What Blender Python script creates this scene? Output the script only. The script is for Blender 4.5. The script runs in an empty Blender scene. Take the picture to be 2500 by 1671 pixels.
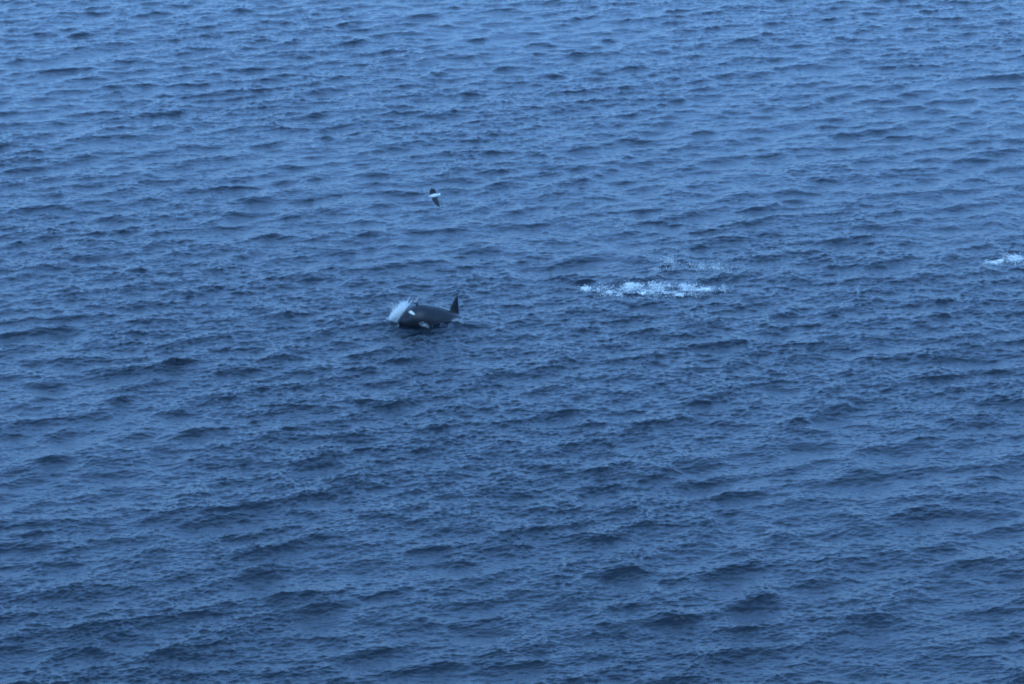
import bpy, bmesh, math, random
import numpy as np
from mathutils import Vector, Matrix

R = math.radians
random.seed(7)
rng = np.random.default_rng(11)

# ------------------------------------------------------------------ camera, sky, sun, exposure
SC = bpy.context.scene
CAM_H = 39.0            # height of the headland the photograph was taken from
PITCH = R(15.1)         # looking down
LENS = 120.0
cam_data = bpy.data.cameras.new('camera')
cam_data.lens = LENS
cam_data.sensor_width = 36
cam_data.clip_start = 1
cam_data.clip_end = 30000
cam = bpy.data.objects.new('camera', cam_data)
cam.location = (0, 0, CAM_H)
cam.rotation_euler = (math.pi / 2 - PITCH, 0, 0)
SC.collection.objects.link(cam)
SC.camera = cam

SUN_EL, SUN_AZ = R(42), R(172)       # azimuth clockwise from +Y: behind the camera
world = bpy.data.worlds.new('World')
SC.world = world
world.use_nodes = True
wn = world.node_tree.nodes
bg = wn['Background']
sky = wn.new('ShaderNodeTexSky')
sky.sky_type = 'NISHITA'
sky.sun_disc = False
sky.sun_elevation = SUN_EL
sky.sun_rotation = SUN_AZ
sky.air_density = 1.0
sky.dust_density = 0.3
sky.ozone_density = 6.0
wl = world.node_tree.links
cold = wn.new('ShaderNodeMix')            # the photograph's cold blue daylight
cold.data_type = 'RGBA'; cold.blend_type = 'MULTIPLY'
cold.inputs[0].default_value = 1.0
cold.inputs[7].default_value = (0.64, 0.92, 1.20, 1)
wl.new(sky.outputs[0], cold.inputs[6])
# a veil of even cloud, brighter overhead than at the horizon
tc = wn.new('ShaderNodeTexCoord'); sep = wn.new('ShaderNodeSeparateXYZ')
wl.new(tc.outputs['Generated'], sep.inputs[0])
grad = wn.new('ShaderNodeMapRange'); grad.inputs['From Min'].default_value = 0.0; grad.inputs['From Max'].default_value = 0.36
grad.inputs['To Min'].default_value = 0.62; grad.inputs['To Max'].default_value = 0.98
wl.new(sep.outputs['Z'], grad.inputs['Value'])
cn = wn.new('ShaderNodeTexNoise'); cn.inputs['Scale'].default_value = 3.5; cn.inputs['Detail'].default_value = 4
wl.new(tc.outputs['Generated'], cn.inputs['Vector'])
cr = wn.new('ShaderNodeMapRange'); cr.inputs['From Min'].default_value = 0.3; cr.inputs['From Max'].default_value = 0.7
cr.inputs['To Min'].default_value = 0.8; cr.inputs['To Max'].default_value = 1.2
wl.new(cn.outputs[0], cr.inputs['Value'])
mm = wn.new('ShaderNodeMath'); mm.operation = 'MULTIPLY'
wl.new(grad.outputs[0], mm.inputs[0]); wl.new(cr.outputs[0], mm.inputs[1])
cloud = wn.new('ShaderNodeVectorMath'); cloud.operation = 'SCALE'
cloud.inputs[0].default_value = (1.07, 2.48, 5.35)
wl.new(mm.outputs[0], cloud.inputs['Scale'])
veil = wn.new('ShaderNodeMix'); veil.data_type = 'RGBA'; veil.inputs[0].default_value = 0.8
wl.new(cold.outputs[2], veil.inputs[6]); wl.new(cloud.outputs[0], veil.inputs[7])
wl.new(veil.outputs[2], bg.inputs[0])
bg.inputs[1].default_value = 0.15

sun_data = bpy.data.lights.new('sun', 'SUN')
sun_data.energy = 0.5
sun_data.angle = R(50)
sun_data.color = (0.42, 0.72, 1.0)
sun = bpy.data.objects.new('sun', sun_data)
sd = Vector((math.sin(SUN_AZ) * math.cos(SUN_EL), math.cos(SUN_AZ) * math.cos(SUN_EL), math.sin(SUN_EL)))
sun.rotation_euler = sd.to_track_quat('Z', 'Y').to_euler()
sun.location = (0, 0, 120)
SC.collection.objects.link(sun)

SC.view_settings.view_transform = 'Standard'
SC.view_settings.look = 'None'
SC.view_settings.exposure = 1.45
SC.view_settings.gamma = 1.0
SC.cycles.max_bounces = 6
SC.cycles.sample_clamp_indirect = 4.0
SC.render.filter_size = 1.5
SC.cycles.filter_width = 1.8

# ------------------------------------------------------------------ helpers
def water_point(px, py, z=0.0):
    """photograph pixel (2500 x 1671) -> point on the plane of height z"""
    u = (px - 1250) / 2500 * 36 / LENS
    v = -(py - 835.5) / 2500 * 36 / LENS
    d = np.array([u, math.cos(PITCH) + v * math.sin(PITCH), -math.sin(PITCH) + v * math.cos(PITCH)])
    t = (z - CAM_H) / d[2]
    return d[0] * t, d[1] * t

def smooth(e0, e1, x):
    t = np.clip((x - e0) / (e1 - e0), 0, 1)
    return t * t * (3 - 2 * t)

_tab = rng.random((256, 256)).astype(np.float32)
def vnoise(x, y):
    xi = np.floor(x).astype(np.int64); yi = np.floor(y).astype(np.int64)
    fx = x - xi; fy = y - yi
    fx = fx * fx * (3 - 2 * fx); fy = fy * fy * (3 - 2 * fy)
    a = _tab[xi & 255, yi & 255]; b = _tab[(xi + 1) & 255, yi & 255]
    c = _tab[xi & 255, (yi + 1) & 255]; d = _tab[(xi + 1) & 255, (yi + 1) & 255]
    return (a * (1 - fx) + b * fx) * (1 - fy) + (c * (1 - fx) + d * fx) * fy
def fbm(x, y, n=4):
    s = 0; a = 0.5; t = 0
    for i in range(n):
        s = s + a * vnoise(x * 2 ** i + 17.3 * i, y * 2 ** i + 5.1 * i); t += a; a *= 0.55
    return s / t

def make_mesh(name, co, faces, mat, parent=None, smooth_shade=True):
    me = bpy.data.meshes.new(name)
    co = np.asarray(co, np.float32); faces = np.asarray(faces, np.int32)
    n = faces.shape[1]
    me.vertices.add(len(co)); me.vertices.foreach_set('co', co.ravel())
    me.loops.add(faces.size); me.loops.foreach_set('vertex_index', faces.ravel())
    me.polygons.add(len(faces))
    me.polygons.foreach_set('loop_start', np.arange(0, faces.size, n, dtype=np.int32))
    me.polygons.foreach_set('loop_total', np.full(len(faces), n, np.int32))
    me.polygons.foreach_set('use_smooth', np.full(len(faces), smooth_shade, bool))
    me.update(calc_edges=True)
    if mat: me.materials.append(mat)
    o = bpy.data.objects.new(name, me)
    SC.collection.objects.link(o)
    if parent: o.parent = parent
    return o

def attr(o, name, vals):
    a = o.data.attributes.new(name, 'FLOAT', 'POINT')
    a.data.foreach_set('value', np.asarray(vals, np.float32))

def tag(o, label, cat, group=None):
    o['label'] = label; o['category'] = cat
    if group: o['group'] = group

# ------------------------------------------------------------------ materials
def new_mat(name):
    m = bpy.data.materials.new(name); m.use_nodes = True
    nt = m.node_tree
    return m, nt, nt.nodes['Principled BSDF']

def water_material():
    m, nt, p = new_mat('sea_water')
    N = nt.nodes; L = nt.links
    p.inputs['Base Color'].default_value = (0.0003, 0.0050, 0.0105, 1)
    p.inputs['Roughness'].default_value = 0.11
    p.inputs['IOR'].default_value = 1.333
    tc = N.new('ShaderNodeTexCoord')
    mp = N.new('ShaderNodeMapping'); mp.inputs['Rotation'].default_value = (0, 0, R(-40)); mp.inputs['Scale'].default_value = (0.55, 1, 1)
    L.new(tc.outputs['Object'], mp.inputs[0])
    def noise(sc, det, rough):
        n = N.new('ShaderNodeTexNoise'); n.inputs['Scale'].default_value = sc
        n.inputs['Detail'].default_value = det; n.inputs['Roughness'].default_value = rough
        L.new(mp.outputs[0], n.inputs['Vector']); return n
    n1 = noise(3.2, 4, 0.62); n2 = noise(9.0, 3, 0.6)
    b1 = N.new('ShaderNodeBump'); b1.inputs['Strength'].default_value = 1.0; b1.inputs['Distance'].default_value = 0.044
    b2 = N.new('ShaderNodeBump'); b2.inputs['Strength'].default_value = 1.0; b2.inputs['Distance'].default_value = 0.013
    L.new(n1.outputs[0], b1.inputs['Height']); L.new(n2.outputs[0], b2.inputs['Height'])
    L.new(b1.outputs[0], b2.inputs['Normal'])
    L.new(b2.outputs[0], p.inputs['Normal'])
    return m

def foam_material(name, alpha_attr, col=(0.86, 0.85, 0.80)):
    m, nt, p = new_mat(name)
    N = nt.nodes; L = nt.links
    p.inputs['Base Color'].default_value = (*col, 1)
    p.inputs['Roughness'].default_value = 0.7
    if alpha_attr:
        a = N.new('ShaderNodeAttribute'); a.attribute_name = 'density'
        L.new(a.outputs['Fac'], p.inputs['Alpha'])
    return m

# ------------------------------------------------------------------ the sea surface (wave spectrum)
WIND = R(-44)          # direction the waves travel to (angle of the wave vector in the x,y plane)
def ocean_tile(size, n, lam_lo, lam_hi, spectrum, spread, seed, chop):
    g = np.random.default_rng(seed)
    k1 = 2 * np.pi * np.fft.fftfreq(n, size / n)
    kx, ky = np.meshgrid(k1, k1, indexing='ij')
    k = np.hypot(kx, ky); k[0, 0] = 1
    lam = 2 * np.pi / k
    cosd = (kx * math.cos(WIND) + ky * math.sin(WIND)) / k
    amp2 = spectrum(k, lam) * (spread(lam, cosd))
    band = smooth(lam_lo * 0.85, lam_lo * 1.15, lam) * (1 - smooth(lam_hi * 0.85, lam_hi * 1.15, lam))
    amp2 = amp2 * band
    amp2[0, 0] = 0
    dk = 2 * np.pi / size
    a = np.sqrt(amp2) * dk
    ph = g.normal(size=(n, n)) + 1j * g.normal(size=(n, n))
    F = a * ph * n * n / math.sqrt(2)
    h = np.fft.ifft2(F).real
    dx = np.fft.ifft2(-1j * kx / k * F).real
    dy = np.fft.ifft2(-1j * ky / k * F).real
    return [t.astype(np.float32) for t in (h, -chop * dx, -chop * dy)]

def sample(tile, size, x, y):
    n = tile[0].shape[0]
    u = x / size * n; v = y / size * n
    ui = np.floor(u).astype(np.int64); vi = np.floor(v).astype(np.int64)
    fu = (u - ui).astype(np.float32); fv = (v - vi).astype(np.float32)
    def w(f): return (((-0.5 * f + 1) * f - 0.5) * f, (1.5 * f - 2.5) * f * f + 1, ((-1.5 * f + 2) * f + 0.5) * f, (0.5 * f - 0.5) * f * f)
    wu = w(fu); wv = w(fv)
    out = [np.zeros(x.shape, np.float32) for _ in tile]
    for i in range(4):
        for j in range(4):
            ww = wu[i] * wv[j]
            idx = ((ui + i - 1) % n) * n + (vi + j - 1) % n
            for t, o in zip(tile, out): o += ww * t.ravel()[idx]
    return out

KP = 2 * math.pi / 4.6
def spec(k, lam):
    s = 0.0625 * (k / 2.0) ** -3.6 * np.exp(-1.1 * (KP / k) ** 2)
    return s
def spread_wide(lam, c):
    p = np.clip(0.9 + lam * 0.55, 1.2, 4.5)
    return np.where(c > 0, np.abs(c) ** p, 0) + 0.08
def spread_small(lam, c):
    return np.where(c > 0, np.abs(c) ** 1.8, 0.0) + 0.16
A_BIG, A_SMALL = 0.115, 0.082
SB, SS = 223.0, 41.3
BIG = ocean_tile(SB, 1536, 1.5, 40, lambda k, l: A_BIG ** 2 * spec(k, l), spread_wide, 3, 1.25)
SML = ocean_tile(SS, 1024, 0.14, 1.5, lambda k, l: A_SMALL ** 2 * spec(k, l) * (k / 6.0) ** 0.6, spread_small, 5, 0.9)
print('big rms h', BIG[0].std(), 'slope', np.gradient(BIG[0], SB / 1536)[0].std(), 'small slope', np.gradient(SML[0], SS / 1024)[0].std())

WHALE_XY = water_point(1046, 790)
# the steeper breaking-high crests that stand out dark in the photograph: x, y, half length, height
CRESTS = []
for px_, py_, w_ in ((1650, 1505, 120), (1800, 1530, 90), (2250, 1240, 85), (1940, 1030, 75), (1420, 1305, 95), (1050, 1045, 75), (650, 680, 45), (2170, 336, 32),
                     (1430, 686, 42), (912, 322, 26), (1410, 1002, 50), (70, 1300, 80), (260, 1520, 90), (720, 1450, 110), (540, 1240, 70), (2420, 905, 60),
                     (1618, 650, 34), (2440, 1600, 120), (880, 900, 60), (420, 885, 60), (60, 815, 70), (1680, 985, 60), (330, 660, 40), (1300, 1620, 90)):
    a_, b_ = water_point(px_, py_); c_, _ = water_point(px_ + w_, py_)
    CRESTS.append((a_, b_, (c_ - a_) * 0.8, min(0.30, 0.085 * (c_ - a_) + 0.03)))
def sea(x, y):
    """undisturbed plane point(s) -> displaced surface point(s)"""
    x = np.asarray(x, np.float64); y = np.asarray(y, np.float64)
    h, dx, dy = sample(BIG, SB, x, y)
    for a, b, w, ht in CRESTS:
        cu = ((x - a) * math.cos(0.28) + (y - b) * math.sin(0.28)); cv = (-(x - a) * math.sin(0.28) + (y - b) * math.cos(0.28))
        m = (np.abs(cu) < 3 * w) & (np.abs(cv) < 2.5 * w)
        if np.any(m):
            wob = 0.55 + 0.8 * fbm(x / w * 1.3 + a, y / w * 1.6, 3)
            h = h + np.where(m, ht * wob * np.exp(-(cu / w) ** 2 - ((cv + 0.35 * w * (wob - 1)) / (0.36 * w)) ** 2), 0)
    # the small waves ride on the big ones, stronger in gust patches
    ca, sa = math.cos(0.35), math.sin(0.35)
    gust = 0.74 + 0.5 * smooth(0.3, 0.7, fbm(x * 0.07 + 3, y * 0.04 + 9, 3)) 
    h2, dx2, dy2 = sample(SML, SS, x * ca - y * sa, x * sa + y * ca)
    dx2, dy2 = dx2 * ca + dy2 * sa, -dx2 * sa + dy2 * ca
    gust = gust * (0.75 + 1.2 * np.clip(h, -0.3, 0.6))
    far = 1 - smooth(290, 600, np.hypot(x, y))
    far_big = 1 - smooth(450, 1500, np.hypot(x, y)); h, dx, dy = h * far_big, dx * far_big, dy * far_big
    # calmer water pushed up round the whale
    r = np.hypot((x - WHALE_XY[0]) / 2.6, (y - WHALE_XY[1]) / 3.0)
    calm = 1 - 0.15 * np.exp(-r ** 2)
    hx = h * calm + h2 * gust * far
    for (ou, ov, ru, rv, amp) in ((0.2, -1.0, 1.3, 0.4, 0.09), (-1.9, -0.35, 0.9, 0.5, 0.16), (1.2, -0.55, 0.8, 0.45, 0.15), (1.9, -0.1, 0.9, 0.8, 0.16)):
        hx = hx + amp * np.exp(-((x - WHALE_XY[0] - ou) / ru) ** 2 - ((y - WHALE_XY[1] - ov) / rv) ** 2)
    LEAN = 1.2
    X = x + dx * calm + dx2 * gust * far + LEAN * h * calm * math.cos(WIND)
    Y = y + dy * calm + dy2 * gust * far + LEAN * h * calm * math.sin(WIND)
    return X, Y, hx

def axis(lo, hi, step, limit, grow):
    mid = list(np.arange(lo, hi, step))
    up = []; s = step; p = mid[-1]
    while p < limit: s *= grow; p += s; up.append(p)
    dn = []; s = step; p = mid[0]
    while p > -limit: s *= grow; p -= s; dn.append(p)
    return np.array(dn[::-1] + mid + up)

xs = axis(-31, 31, 0.042, 3000, 1.06)
ym = [88.0]
while ym[-1] < 285: ym.append(ym[-1] + 0.088 * (ym[-1] / 150) ** 2)
up = []; s = 0.32; p = ym[-1]
while p < 4000: s *= 1.05; p += s; up.append(p)
dn = []; s = 0.05; p = ym[0]
while p > -600: s *= 1.06; p -= s; dn.append(p)
ys = np.array(dn[::-1] + ym + up)
X0, Y0 = np.meshgrid(xs, ys, indexing='ij')
X0 = X0 * np.clip(Y0, 88, 300) / 150          # cells widen with distance, as the waves need
X, Y, Z = sea(X0.ravel(), Y0.ravel())
nx, ny = len(xs), len(ys)
print('sea grid', nx, ny)
ii = np.arange(nx * ny).reshape(nx, ny)
faces = np.stack([ii[:-1, :-1], ii[1:, :-1], ii[1:, 1:], ii[:-1, 1:]], -1).reshape(-1, 4)
M_WATER = water_material()
water = make_mesh('sea_water', np.stack([X, Y, Z], -1), faces, M_WATER)
water['kind'] = 'structure'
del X, Y, Z, X0, Y0, ii, faces

def blob_mesh():
    bm = bmesh.new(); bmesh.ops.create_icosphere(bm, subdivisions=1, radius=1)
    co = np.array([v.co[:] for v in bm.verts]); f = np.array([[v.index for v in t.verts] for t in bm.faces]); bm.free()
    return co, f
BLOB = blob_mesh()
def droplets(pos, rad):
    """many small drops and clots of foam as one mesh: coordinates and triangles"""
    bc, bf = BLOB
    n = len(pos)
    sq = rng.uniform(0.6, 1.3, (n, 1, 3))
    co = pos[:, None, :] + bc[None] * rad[:, None, None] * sq
    fa = bf[None] + (np.arange(n) * len(bc))[:, None, None]
    return co.reshape(-1, 3), fa.reshape(-1, 3)

# ------------------------------------------------------------------ orca
def loft(st, nseg=40):
    """st: list of (centre, right vector, up vector, profile function) rings"""
    co = []; fa = []
    for ring in st:
        co += ring
    n = len(st); m = len(st[0])
    for i in range(n - 1):
        for j in range(m):
            a = i * m + j; b = i * m + (j + 1) % m
            fa.append((a, b, b + m, a + m))
    return co, fa

def remesh_union(name, pieces, voxel, mat, iters=4, parent=None):
    """pieces: closed bmesh-ready (verts, faces) lists -> one continuous skin"""
    bm = bmesh.new()
    for co, fa in pieces:
        vs = [bm.verts.new(c) for c in co]
        for f in fa:
            try: bm.faces.new([vs[i] for i in f])
            except ValueError: pass
    bmesh.ops.holes_fill(bm, edges=[e for e in bm.edges if e.is_boundary], sides=0)
    bmesh.ops.recalc_face_normals(bm, faces=bm.faces)
    me = bpy.data.meshes.new(name); bm.to_mesh(me); bm.free()
    tmp = bpy.data.objects.new(name, me); SC.collection.objects.link(tmp)
    md = tmp.modifiers.new('r', 'REMESH'); md.mode = 'VOXEL'; md.voxel_size = voxel; md.use_smooth_shade = True
    if iters:
        sm = tmp.modifiers.new('s', 'SMOOTH'); sm.factor = 0.5; sm.iterations = iters
    dg = bpy.context.evaluated_depsgraph_get()
    out = bpy.data.meshes.new_from_object(tmp.evaluated_get(dg))
    tmp.modifiers.clear(); tmp.data = out; out.name = name
    out.materials.clear(); out.materials.append(mat)
    for p in out.polygons: p.use_smooth = True
    if parent: tmp.parent = parent
    return tmp

YAW = R(25)
PX = 55.0
def whale_material():
    m, nt, p = new_mat('wet_orca_skin')
    N = nt.nodes; L = nt.links
    a = N.new('ShaderNodeAttribute'); a.attribute_name = 'white'
    g = N.new('ShaderNodeAttribute'); g.attribute_name = 'grey'
    tc = N.new('ShaderNodeTexCoord')
    n = N.new('ShaderNodeTexNoise'); n.inputs['Scale'].default_value = 5; n.inputs['Detail'].default_value = 5
    L.new(tc.outputs['Object'], n.inputs['Vector'])
    r0 = N.new('ShaderNodeValToRGB')
    r0.color_ramp.elements[0].position = 0.3; r0.color_ramp.elements[0].color = (0.003, 0.004, 0.006, 1)
    r0.color_ramp.elements[1].position = 0.75; r0.color_ramp.elements[1].color = (0.009, 0.011, 0.015, 1)
    L.new(n.outputs[0], r0.inputs[0])
    m1 = N.new('ShaderNodeMix'); m1.data_type = 'RGBA'
    L.new(g.outputs['Fac'], m1.inputs[0]); L.new(r0.outputs[0], m1.inputs[6]); m1.inputs[7].default_value = (0.30, 0.30, 0.33, 1)
    m2 = N.new('ShaderNodeMix'); m2.data_type = 'RGBA'
    L.new(a.outputs['Fac'], m2.inputs[0]); L.new(m1.outputs[2], m2.inputs[6]); m2.inputs[7].default_value = (0.62, 0.57, 0.46, 1)
    L.new(m2.outputs[2], p.inputs['Base Color'])
    p.inputs['Roughness'].default_value = 0.33
    p.inputs['Specular IOR Level'].default_value = 0.35
    n2 = N.new('ShaderNodeTexNoise'); n2.inputs['Scale'].default_value = 14; n2.inputs['Detail'].default_value = 3
    L.new(tc.outputs['Object'], n2.inputs['Vector'])
    b = N.new('ShaderNodeBump'); b.inputs['Distance'].default_value = 0.012; b.inputs['Strength'].default_value = 0.6
    L.new(n2.outputs[0], b.inputs['Height']); L.new(b.outputs[0], p.inputs['Normal'])
    return m

def px_to_local(px, py):
    u = (1046 - px) / PX / math.cos(YAW)
    z = (790 - py) / PX / math.cos(PITCH) + u * math.sin(YAW) * math.tan(PITCH)
    return u, z
# centre line and half height traced along the animal, snout to tail stock (pixels)
STN = [(973, 788, 3), (975, 787, 8), (981, 786, 14), (989, 786, 19), (999, 782, 25), (1010, 779, 32), (1022, 778, 37), (1040, 781, 38),
       (1060, 786, 40), (1080, 792, 40), (1100, 801, 39), (1125, 813, 36), (1155, 828, 31), (1190, 842, 24), (1225, 850, 16), (1255, 851, 9), (1275, 848, 5)]
pts = [(*px_to_local(a, b), r / PX) for a, b, r in STN]
def resample(p, n):
    p = np.array(p); t = np.concatenate([[0], np.cumsum(np.hypot(np.diff(p[:, 0]), np.diff(p[:, 1])))])
    q = np.linspace(0, t[-1], n)
    out = np.stack([np.interp(q, t, p[:, i]) for i in range(3)], 1)
    for _ in range(3): out[1:-1] = (out[:-2] + 2 * out[1:-1] + out[2:]) / 4
    return out
SPN = resample(pts, 90)
def body_rings():
    rings = []
    for i, (u, z, r) in enumerate(SPN):
        a = SPN[min(i + 1, 89)] - SPN[max(i - 1, 0)]
        t = np.array([a[0], 0, a[1]]); t /= np.linalg.norm(t)
        upv = np.array([-t[2], 0, t[0]])
        if upv[2] < 0: upv = -upv
        c = np.array([u, 0, z])
        ring = []
        f = i / 89
        wid = 0.93 if f < 0.6 else 0.93 - 0.4 * (f - 0.6) / 0.4
        for j in range(40):
            th = 2 * math.pi * j / 40
            cy, sz = math.cos(th), math.sin(th)
            k = 1.0 + 0.05 * abs(sz * cy)
            ring.append(tuple(c + np.array([0, 1, 0]) * r * wid * cy * k + upv * r * sz * k))
        rings.append(ring)
    return rings
def plate(outline, thick, axis_y):
    """a fin: closed outline in a plane with a lens section; outline is (root edge .. tip) rows of (lead, trail) points"""
    rings = []
    for lead, trail, th in outline:
        lead = np.array(lead, float); trail = np.array(trail, float)
        ring = []
        for j in range(20):
            a = 2 * math.pi * j / 20
            s = 0.5 - 0.5 * math.cos(a)
            prof = math.sin(a) * (1 - 0.45 * s)
            p = lead + (trail - lead) * s + np.array(axis_y) * th * prof
            ring.append(tuple(p))
        rings.append(ring)
    return loft(rings)
def P(px, py, y=0.0):
    u, z = px_to_local(px, py); return (u, y, z)
pieces = [loft(body_rings())]
# dorsal fin: (leading point, trailing point, half thickness) from the root up
pieces.append(plate([(P(1086, 785), P(1125, 792), .085), (P(1091, 768), P(1122.5, 779), .075), (P(1096.5, 756), P(1121, 766), .06), (P(1101.5, 745), P(1120, 752), .048),
                     (P(1107.3, 734), P(1119.4, 738), .038), (P(1112, 726), P(1119, 728), .03), (P(1116.5, 720.5), P(1118.8, 721.5), .02)], 1, (0, 1, 0)))
# flippers (under water) and tail flukes
for s in (1, -1):
    rr = []
    for t in np.linspace(0, 1, 9):
        c = 0.30 * math.sqrt(max(0.03, 1 - (2 * t - 0.9) ** 2 * 0.8)) * (1 - 0.5 * t ** 6)
        base = np.array([0.62 - 0.45 * t, s * (0.42 + 0.95 * t), -0.55 - 0.5 * t])
        rr.append((base + np.array([c, 0, 0.05]), base - np.array([c, 0, 0.05]), 0.06 * (1 - 0.6 * t)))
    pieces.append(plate(rr, 1, (0, 0.3, 1)))
    rr = []
    tb = np.array([SPN[-3][0], 0, SPN[-3][1]])
    for t in np.linspace(0, 1, 9):
        lead = tb + np.array([0.35 - 0.62 * t, s * 1.0 * t, 0.0]); trail = tb + np.array([-0.38 + 0.02 * t - 0.12 * math.sin(t * 3.1), s * 1.0 * t, 0])
        rr.append((lead, trail, 0.055 * (1 - 0.7 * t)))
    pieces.append(plate(rr, 1, (0, 0, 1)))
# blowhole ridge
bc, bf = (lambda b: ([tuple(v) for v in (np.array(b[0]) * (0.11, 0.07, 0.045) + np.array(P(1017, 741.5)))], b[1].tolist()))(BLOB)
pieces.append((bc, bf))
M_SKIN = whale_material()
whale = remesh_union('orca', pieces, 0.022, M_SKIN, 4)
co = np.empty(len(whale.data.vertices) * 3, np.float32); whale.data.vertices.foreach_get('co', co); co = co.reshape(-1, 3)
def ellipse(px, py, la, lb, ang, edge=0.25):
    """soft edged ellipse on the flanks, pixel centre, half axes in metres, tilt in the side view"""
    u0, z0 = px_to_local(px, py)
    du = co[:, 0] - u0; dz = co[:, 2] - z0
    a = R(ang); e1 = du * math.cos(a) + dz * math.sin(a); e2 = -du * math.sin(a) + dz * math.cos(a)
    return 1 - smooth(1 - edge, 1 + edge, np.hypot(e1 / la, e2 / lb))
flank = smooth(0.10, 0.2, np.abs(co[:, 1]))
white = ellipse(998, 759, 0.155, 0.066, 38, 0.2) * flank
# belly: everything low in the front half
cz = np.interp(co[:, 0], SPN[::-1, 0], SPN[::-1, 1]); rr_ = np.interp(co[:, 0], SPN[::-1, 0], SPN[::-1, 2])
low = (cz - co[:, 2]) / rr_
white = np.maximum(white, smooth(0.86, 0.92, low) * (co[:, 0] > -3) * (co[:, 0] < 0.9) * (np.abs(co[:, 1]) < 0.3))
grey = ellipse(1112, 782, 0.42, 0.16, 22, 0.35)
attr(whale, 'white', white); attr(whale, 'grey', grey * 0.8)
whale.location = (WHALE_XY[0], WHALE_XY[1], 0.0)
whale.rotation_euler = (0, 0, math.pi + YAW)
tag(whale, 'black orca with cream eye patch and tall dorsal fin surfacing from the blue sea', 'orca')

# ------------------------------------------------------------------ flying seabird
def bird_material():
    m, nt, p = new_mat('feathers')
    N = nt.nodes; L = nt.links
    a = N.new('ShaderNodeAttribute'); a.attribute_name = 'dark'
    b = N.new('ShaderNodeAttribute'); b.attribute_name = 'bill'
    m1 = N.new('ShaderNodeMix'); m1.data_type = 'RGBA'
    L.new(a.outputs['Fac'], m1.inputs[0]); m1.inputs[6].default_value = (0.64, 0.64, 0.60, 1); m1.inputs[7].default_value = (0.012, 0.013, 0.016, 1)
    m2 = N.new('ShaderNodeMix'); m2.data_type = 'RGBA'
    L.new(b.outputs['Fac'], m2.inputs[0]); L.new(m1.outputs[2], m2.inputs[6]); m2.inputs[7].default_value = (0.25, 0.22, 0.12, 1)
    L.new(m2.outputs[2], p.inputs['Base Color']); p.inputs['Roughness'].default_value = 0.8
    return m
def bird():
    pcs = []
    # body, local X = forward, Z = up, tail fan at the back, bill in front
    prof = [(-0.30, .004, .010), (-0.29, .006, .065), (-0.22, .018, .050), (-0.15, .04, .042), (-0.05, .066, .066), (0.05, .075, .075), (0.13, .062, .06), (0.18, .045, .042),
            (0.215, .042, .038), (0.25, .036, .034), (0.275, .02, .018), (0.29, .012, .010), (0.33, .008, .006), (0.345, .003, .003)]
    rings = []
    for x, rz, ry in prof:
        zc = 0.012 if x > 0.18 else 0
        rings.append([(x, ry * math.cos(t), zc + rz * math.sin(t)) for t in np.linspace(0, 2 * math.pi, 20, endpoint=False)])
    pcs.append(loft(rings))
    def wing(s, joints):
        rr = []
        for (x, y, z, c, th) in joints:
            rr.append(((x + c * 0.35, s * y, z), (x - c * 0.65, s * y, z - 0.01), th))
        return plate(rr, 1, (0, 0, 1))
    # left wing (towards the camera): stretched and swept back
    pcs.append(wing(1, [(0.03, 0.02, .02, .26, .02), (0.05, 0.14, .04, .28, .018), (0.04, 0.26, .05, .27, .014), (0.0, 0.40, .04, .23, .011), (-0.06, 0.52, .02, .15, .009), (-0.12, 0.61, .0, .03, .007)]))
    # right wing: raised, half folded
    pcs.append(wing(-1, [(0.03, 0.02, .02, .26, .02), (0.07, 0.10, .05, .31, .018), (0.08, 0.17, .08, .33, .014), (0.07, 0.24, .10, .31, .011), (0.05, 0.30, .11, .23, .009), (0.03, 0.34, .11, .10, .007)]))
    o = remesh_union('seabird', pcs, 0.0065, bird_material(), 2)
    c = np.empty(len(o.data.vertices) * 3, np.float32); o.data.vertices.foreach_get('co', c); c = c.reshape(-1, 3)
    attr(o, 'dark', smooth(0.065, 0.085, np.abs(c[:, 1])) * (c[:, 0] > -0.26))
    attr(o, 'bill', smooth(0.285, 0.295, c[:, 0]))
    return o
sb = bird()
bx, by = water_point(1060, 478, 3.0)
sb.location = (bx, by, 3.0)
fwd = Vector((-0.95, -0.10, -0.20)).normalized()
side = Vector((0.20, -0.45, -0.86)); side = (side - fwd * side.dot(fwd)).normalized()     # local +Y, the left wing
upv = fwd.cross(side)
sb.rotation_euler = Matrix((fwd, side, upv)).transposed().to_euler()
tag(sb, 'white seabird with dark wings banking low over the waves above the orca', 'seabird')

# ------------------------------------------------------------------ white water
M_FOAM = foam_material('foam', False)
M_SPRAY = foam_material('spray', False, (0.90, 0.88, 0.82))
M_SHEET = foam_material('aerated_water', True, (0.62, 0.70, 0.74))

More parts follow.
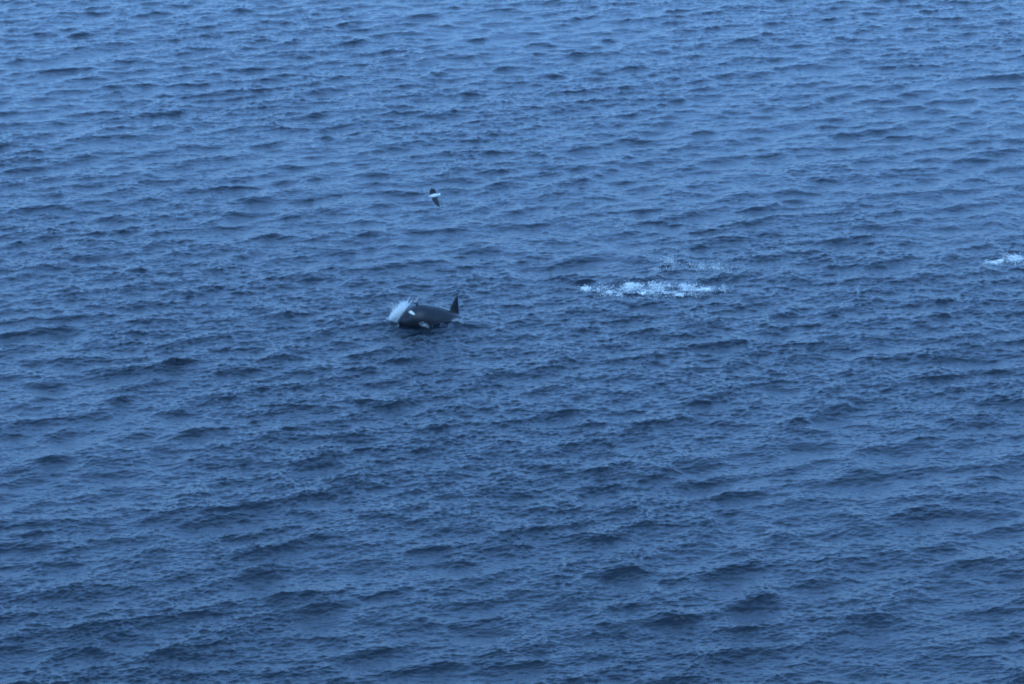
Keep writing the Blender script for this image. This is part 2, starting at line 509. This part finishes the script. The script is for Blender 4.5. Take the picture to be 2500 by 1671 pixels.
def foam_patch(name, spots, n_drops, label, seed, cover=0.5, rmin=.012, rmax=.05, lift=0.22, sheet=0.55, thick=0.6):
    """spots: (px, py, half width px, half height px, strength) ellipses of the photograph laid on the sea"""
    g = np.random.default_rng(seed)
    S = []
    for px, py, wx, wy, st in spots:
        x, y = water_point(px, py); x1, _ = water_point(px + wx, py); _, y1 = water_point(px, py - wy)
        S.append((x, y, x1 - x, y1 - y, st))
    def dens(x, y):
        d = np.zeros(np.shape(x))
        for cx, cy, ax, ay, st in S:
            r = np.hypot((x - cx) / ax, (y - cy) / ay)
            d = np.maximum(d, st * (1 - smooth(0.35, 1.1, r)))
        return d
    x0 = min(s[0] - s[2] * 1.1 for s in S); x1 = max(s[0] + s[2] * 1.1 for s in S)
    y0 = min(s[1] - s[3] * 1.1 for s in S); y1 = max(s[1] + s[3] * 1.1 for s in S)
    # a frothy skin riding on the water
    gx = np.arange(x0, x1, 0.035); gy = np.arange(y0, y1, 0.06)
    GX, GY = np.meshgrid(gx, gy, indexing='ij')
    d = dens(GX, GY)
    f1 = fbm(GX * 3.0 + seed, GY * 1.1, 5)
    v = smooth(0.0, 0.7, d * 0.75 + (f1 - 0.58) * 3.2) * np.minimum(1, d * 3)
    WX, WY, WZ = sea(GX, GY)
    v = v * np.clip(0.25 + 1.9 * (fbm(GX * 7 + 5, GY * 4.5, 3) - 0.28), 0.08, 1)
    WZ = WZ + 0.015 + 0.35 * v * np.clip(fbm(GX * 6, GY * 5, 3) - 0.3, 0, 1) * cover * 2
    idx = np.arange(GX.size).reshape(GX.shape)
    F = np.stack([idx[:-1, :-1], idx[1:, :-1], idx[1:, 1:], idx[:-1, 1:]], -1).reshape(-1, 4)
    keep = v.ravel()[F].max(1) > 0.02
    F = F[keep]
    used = np.unique(F); remap = -np.ones(GX.size, np.int64); remap[used] = np.arange(len(used))
    C = np.stack([WX.ravel(), WY.ravel(), WZ.ravel()], -1)[used]
    root = make_mesh(name, C, remap[F], M_SHEET)
    attr(root, 'density', (v.ravel()[used] * sheet))
    # clots and drops thrown up from it
    px = g.uniform(x0, x1, n_drops * 12); py = g.uniform(y0, y1, n_drops * 12)
    dd = dens(px, py); clump = smooth(0.45, 0.68, fbm(px * 4.5 + seed * 3, py * 1.6, 4))
    ok = g.random(len(px)) < np.minimum(1, dd ** 1.6) * clump * thick
    px, py, dd = px[ok][:n_drops], py[ok][:n_drops], dd[ok][:n_drops]
    wx, wy, wz = sea(px, py)
    cl = smooth(0.4, 0.75, fbm(px * 1.7, py * 0.9 + seed, 3))
    z = wz + g.exponential(1, len(px)) * lift * 0.3 * cl * np.minimum(dd, 1)
    wx = wx + g.normal(size=len(px)) * 0.06 * (1 + 3 * cl); wy = wy + g.normal(size=len(px)) * 0.1 * (1 + 3 * cl)
    rad = rmin + (rmax - rmin) * g.random(len(px)) ** 2.5 * (0.4 + 0.6 * dd)
    c2, f2 = droplets(np.stack([wx, wy, z], -1), rad)
    make_mesh('foam_clots', c2, f2, M_FOAM, root)['kind'] = 'stuff'
    tag(root, label, 'splash')
    return root

foam_patch('water_splash', [(1436, 706, 16, 8, 1.4), (1475, 712, 28, 14, 0.5), (1505, 722, 22, 10, 0.6), (1550, 697, 36, 7, 0.7), (1562, 717, 20, 10, 1.2), (1612, 698, 40, 9, 0.65),
                            (1650, 700, 38, 10, 0.7), (1665, 724, 26, 5, 0.6), (1690, 708, 40, 10, 0.45), (1740, 710, 50, 12, 0.5), (1600, 710, 190, 22, 0.3)],
           12000, 'long bright patch of white churned water on the sea right of the orca', 21, cover=0.5, rmin=.008, rmax=.032, lift=0.3, sheet=0.65, thick=1.1)
foam_patch('water_splash', [(1645, 640, 32, 4, 0.95), (1612, 657, 28, 5, 0.6), (1660, 655, 40, 7, 0.4), (1705, 648, 40, 5, 0.75), (1755, 652, 32, 8, 0.65), (1700, 656, 100, 15, 0.25)],
           3000, 'faint sprinkled patch of spray just behind the long white splash', 33, cover=0.3, rmin=.007, rmax=.022, lift=0.6, sheet=0.4, thick=1.3)
foam_patch('whitecap', [(2418 + 7 * i, 641 - 1.1 * i, 9, 2.4 + 0.15 * i, 0.8 + 0.09 * i) for i in range(10)] + [(2485 + 2.5 * i, 638 + 3 * i, 3.5, 2.5, 0.7) for i in range(4)],
           2600, 'small white wave crest breaking at the right edge of the sea', 45, cover=0.2, rmin=.008, rmax=.024, lift=0.015, sheet=1.0, thick=1.3)

# splash thrown up in front of the orca's head, froth along its flank, pale sheet painting the sky sheen behind the fin
def world_of(px, py, depth):
    """point seen at a photograph pixel, on the upright plane through the whale shifted by depth metres"""
    u = (px - 1250) / 2500 * 36 / LENS
    v = -(py - 835.5) / 2500 * 36 / LENS
    d = np.array([u + 0 * px, math.cos(PITCH) + v * math.sin(PITCH), -math.sin(PITCH) + v * math.cos(PITCH)])
    t = (WHALE_XY[1] + depth) / d[1]
    return np.stack([d[0] * t, d[1] * t, CAM_H + d[2] * t], -1)
def spray_cloud(strokes, seed):
    """strokes: (x0, y0, x1, y1, width px, count, rmin, rmax, depth, depth spread)"""
    g = np.random.default_rng(seed); P_, R_ = [], []
    for x0, y0, x1, y1, w, n, r0, r1, dp, ds in strokes:
        t = g.random(n); ww = w * (0.6 + 0.8 * np.sin(t * math.pi) ** 0.5)
        px = x0 + (x1 - x0) * t + g.normal(size=n) * ww * 0.42
        py = y0 + (y1 - y0) * t + g.normal(size=n) * ww * 0.42
        P_.append(world_of(px, py, dp + g.normal(size=n) * ds)); R_.append(r0 + (r1 - r0) * g.random(n) ** 2)
    return droplets(np.concatenate(P_), np.concatenate(R_))
strands = []
gs = np.random.default_rng(9)
for k in range(120):
    q = gs.random()
    x0 = 950 + 25 * q + gs.normal() * 2; y0 = 779 - 5 * q + gs.normal() * 3
    ln = gs.uniform(0.35, 1.0) * (0.7 + 0.5 * q)
    x1 = min(x0 + 28 * ln + gs.normal() * 2, 999); y1 = y0 - 41 * ln + gs.normal() * 3
    strands.append((x0, y0, x1, y1, gs.uniform(1.2, 4.2), int(gs.uniform(22, 60)), .004, .013, gs.normal() * 0.2, 0.06))
strands += [(987, 756, 1006, 735, 2.2, 150, .006, .015, 0.1, .1), (1013, 737, 1019, 730, 2.5, 50, .005, .013, 0.2, .1),
            (944, 778, 968, 782, 3, 110, .007, .02, 0.0, .15), (957, 774, 987, 742, 10, 4200, .004, .009, 0.1, .2), (962, 768, 982, 744, 18, 900, .003, .007, 0.1, .3)]
c_, f_ = spray_cloud(strands, 5)
bow = make_mesh('bow_splash', c_, f_, M_SPRAY)
tag(bow, 'white slanting burst of spray in front of the head of the orca', 'splash')
wash_sky_sheen = foam_patch('flank_wash_sky_sheen', [(1108, 791, 28, 7, 1.2), (1132, 786, 16, 6, 1.0), (1044, 800, 20, 4, 0.8)], 420,  # pale sheet behind the fin stands in for sky reflected on humped water
                  'small white froth at the chin and pale sheet painted as sky sheen behind the fin of the orca', 61, cover=0.15, rmin=.006, rmax=.016, lift=0.06, sheet=0.8, thick=0.35)
c_, f_ = spray_cloud([(1026, 789, 1034, 795, 4, 70, .006, .015, -0.75, .08), (1034, 794, 1046, 798, 6, 120, .006, .015, -0.75, .1),
                      (1062, 747, 1098, 757, 2.2, 260, .006, .014, 0.4, .12)], 6)
make_mesh('spray', c_, f_, M_FOAM, wash_sky_sheen)['kind'] = 'stuff'

# ------------------------------------------------------------------ the damp air between the headland and the sea
bm = bmesh.new(); bmesh.ops.create_cube(bm, size=1)
for v in bm.verts:
    v.co = (v.co.x * 8000, 2000 + v.co.y * 6000, -4 + (v.co.z + 0.5) * (CAM_H + 10))
hm = bpy.data.meshes.new('haze'); bm.to_mesh(hm); bm.free()
haze = bpy.data.objects.new('haze', hm); SC.collection.objects.link(haze)
m = bpy.data.materials.new('haze'); m.use_nodes = True; nt = m.node_tree
nt.nodes.remove(nt.nodes['Principled BSDF'])
pv = nt.nodes.new('ShaderNodeVolumePrincipled')
pv.inputs['Color'].default_value = (0.86, 0.90, 0.95, 1); pv.inputs['Density'].default_value = 0.00007
pv.inputs['Anisotropy'].default_value = 0.3
nt.links.new(pv.outputs[0], nt.nodes['Material Output'].inputs['Volume'])
hm.materials.append(m); haze['kind'] = 'stuff'
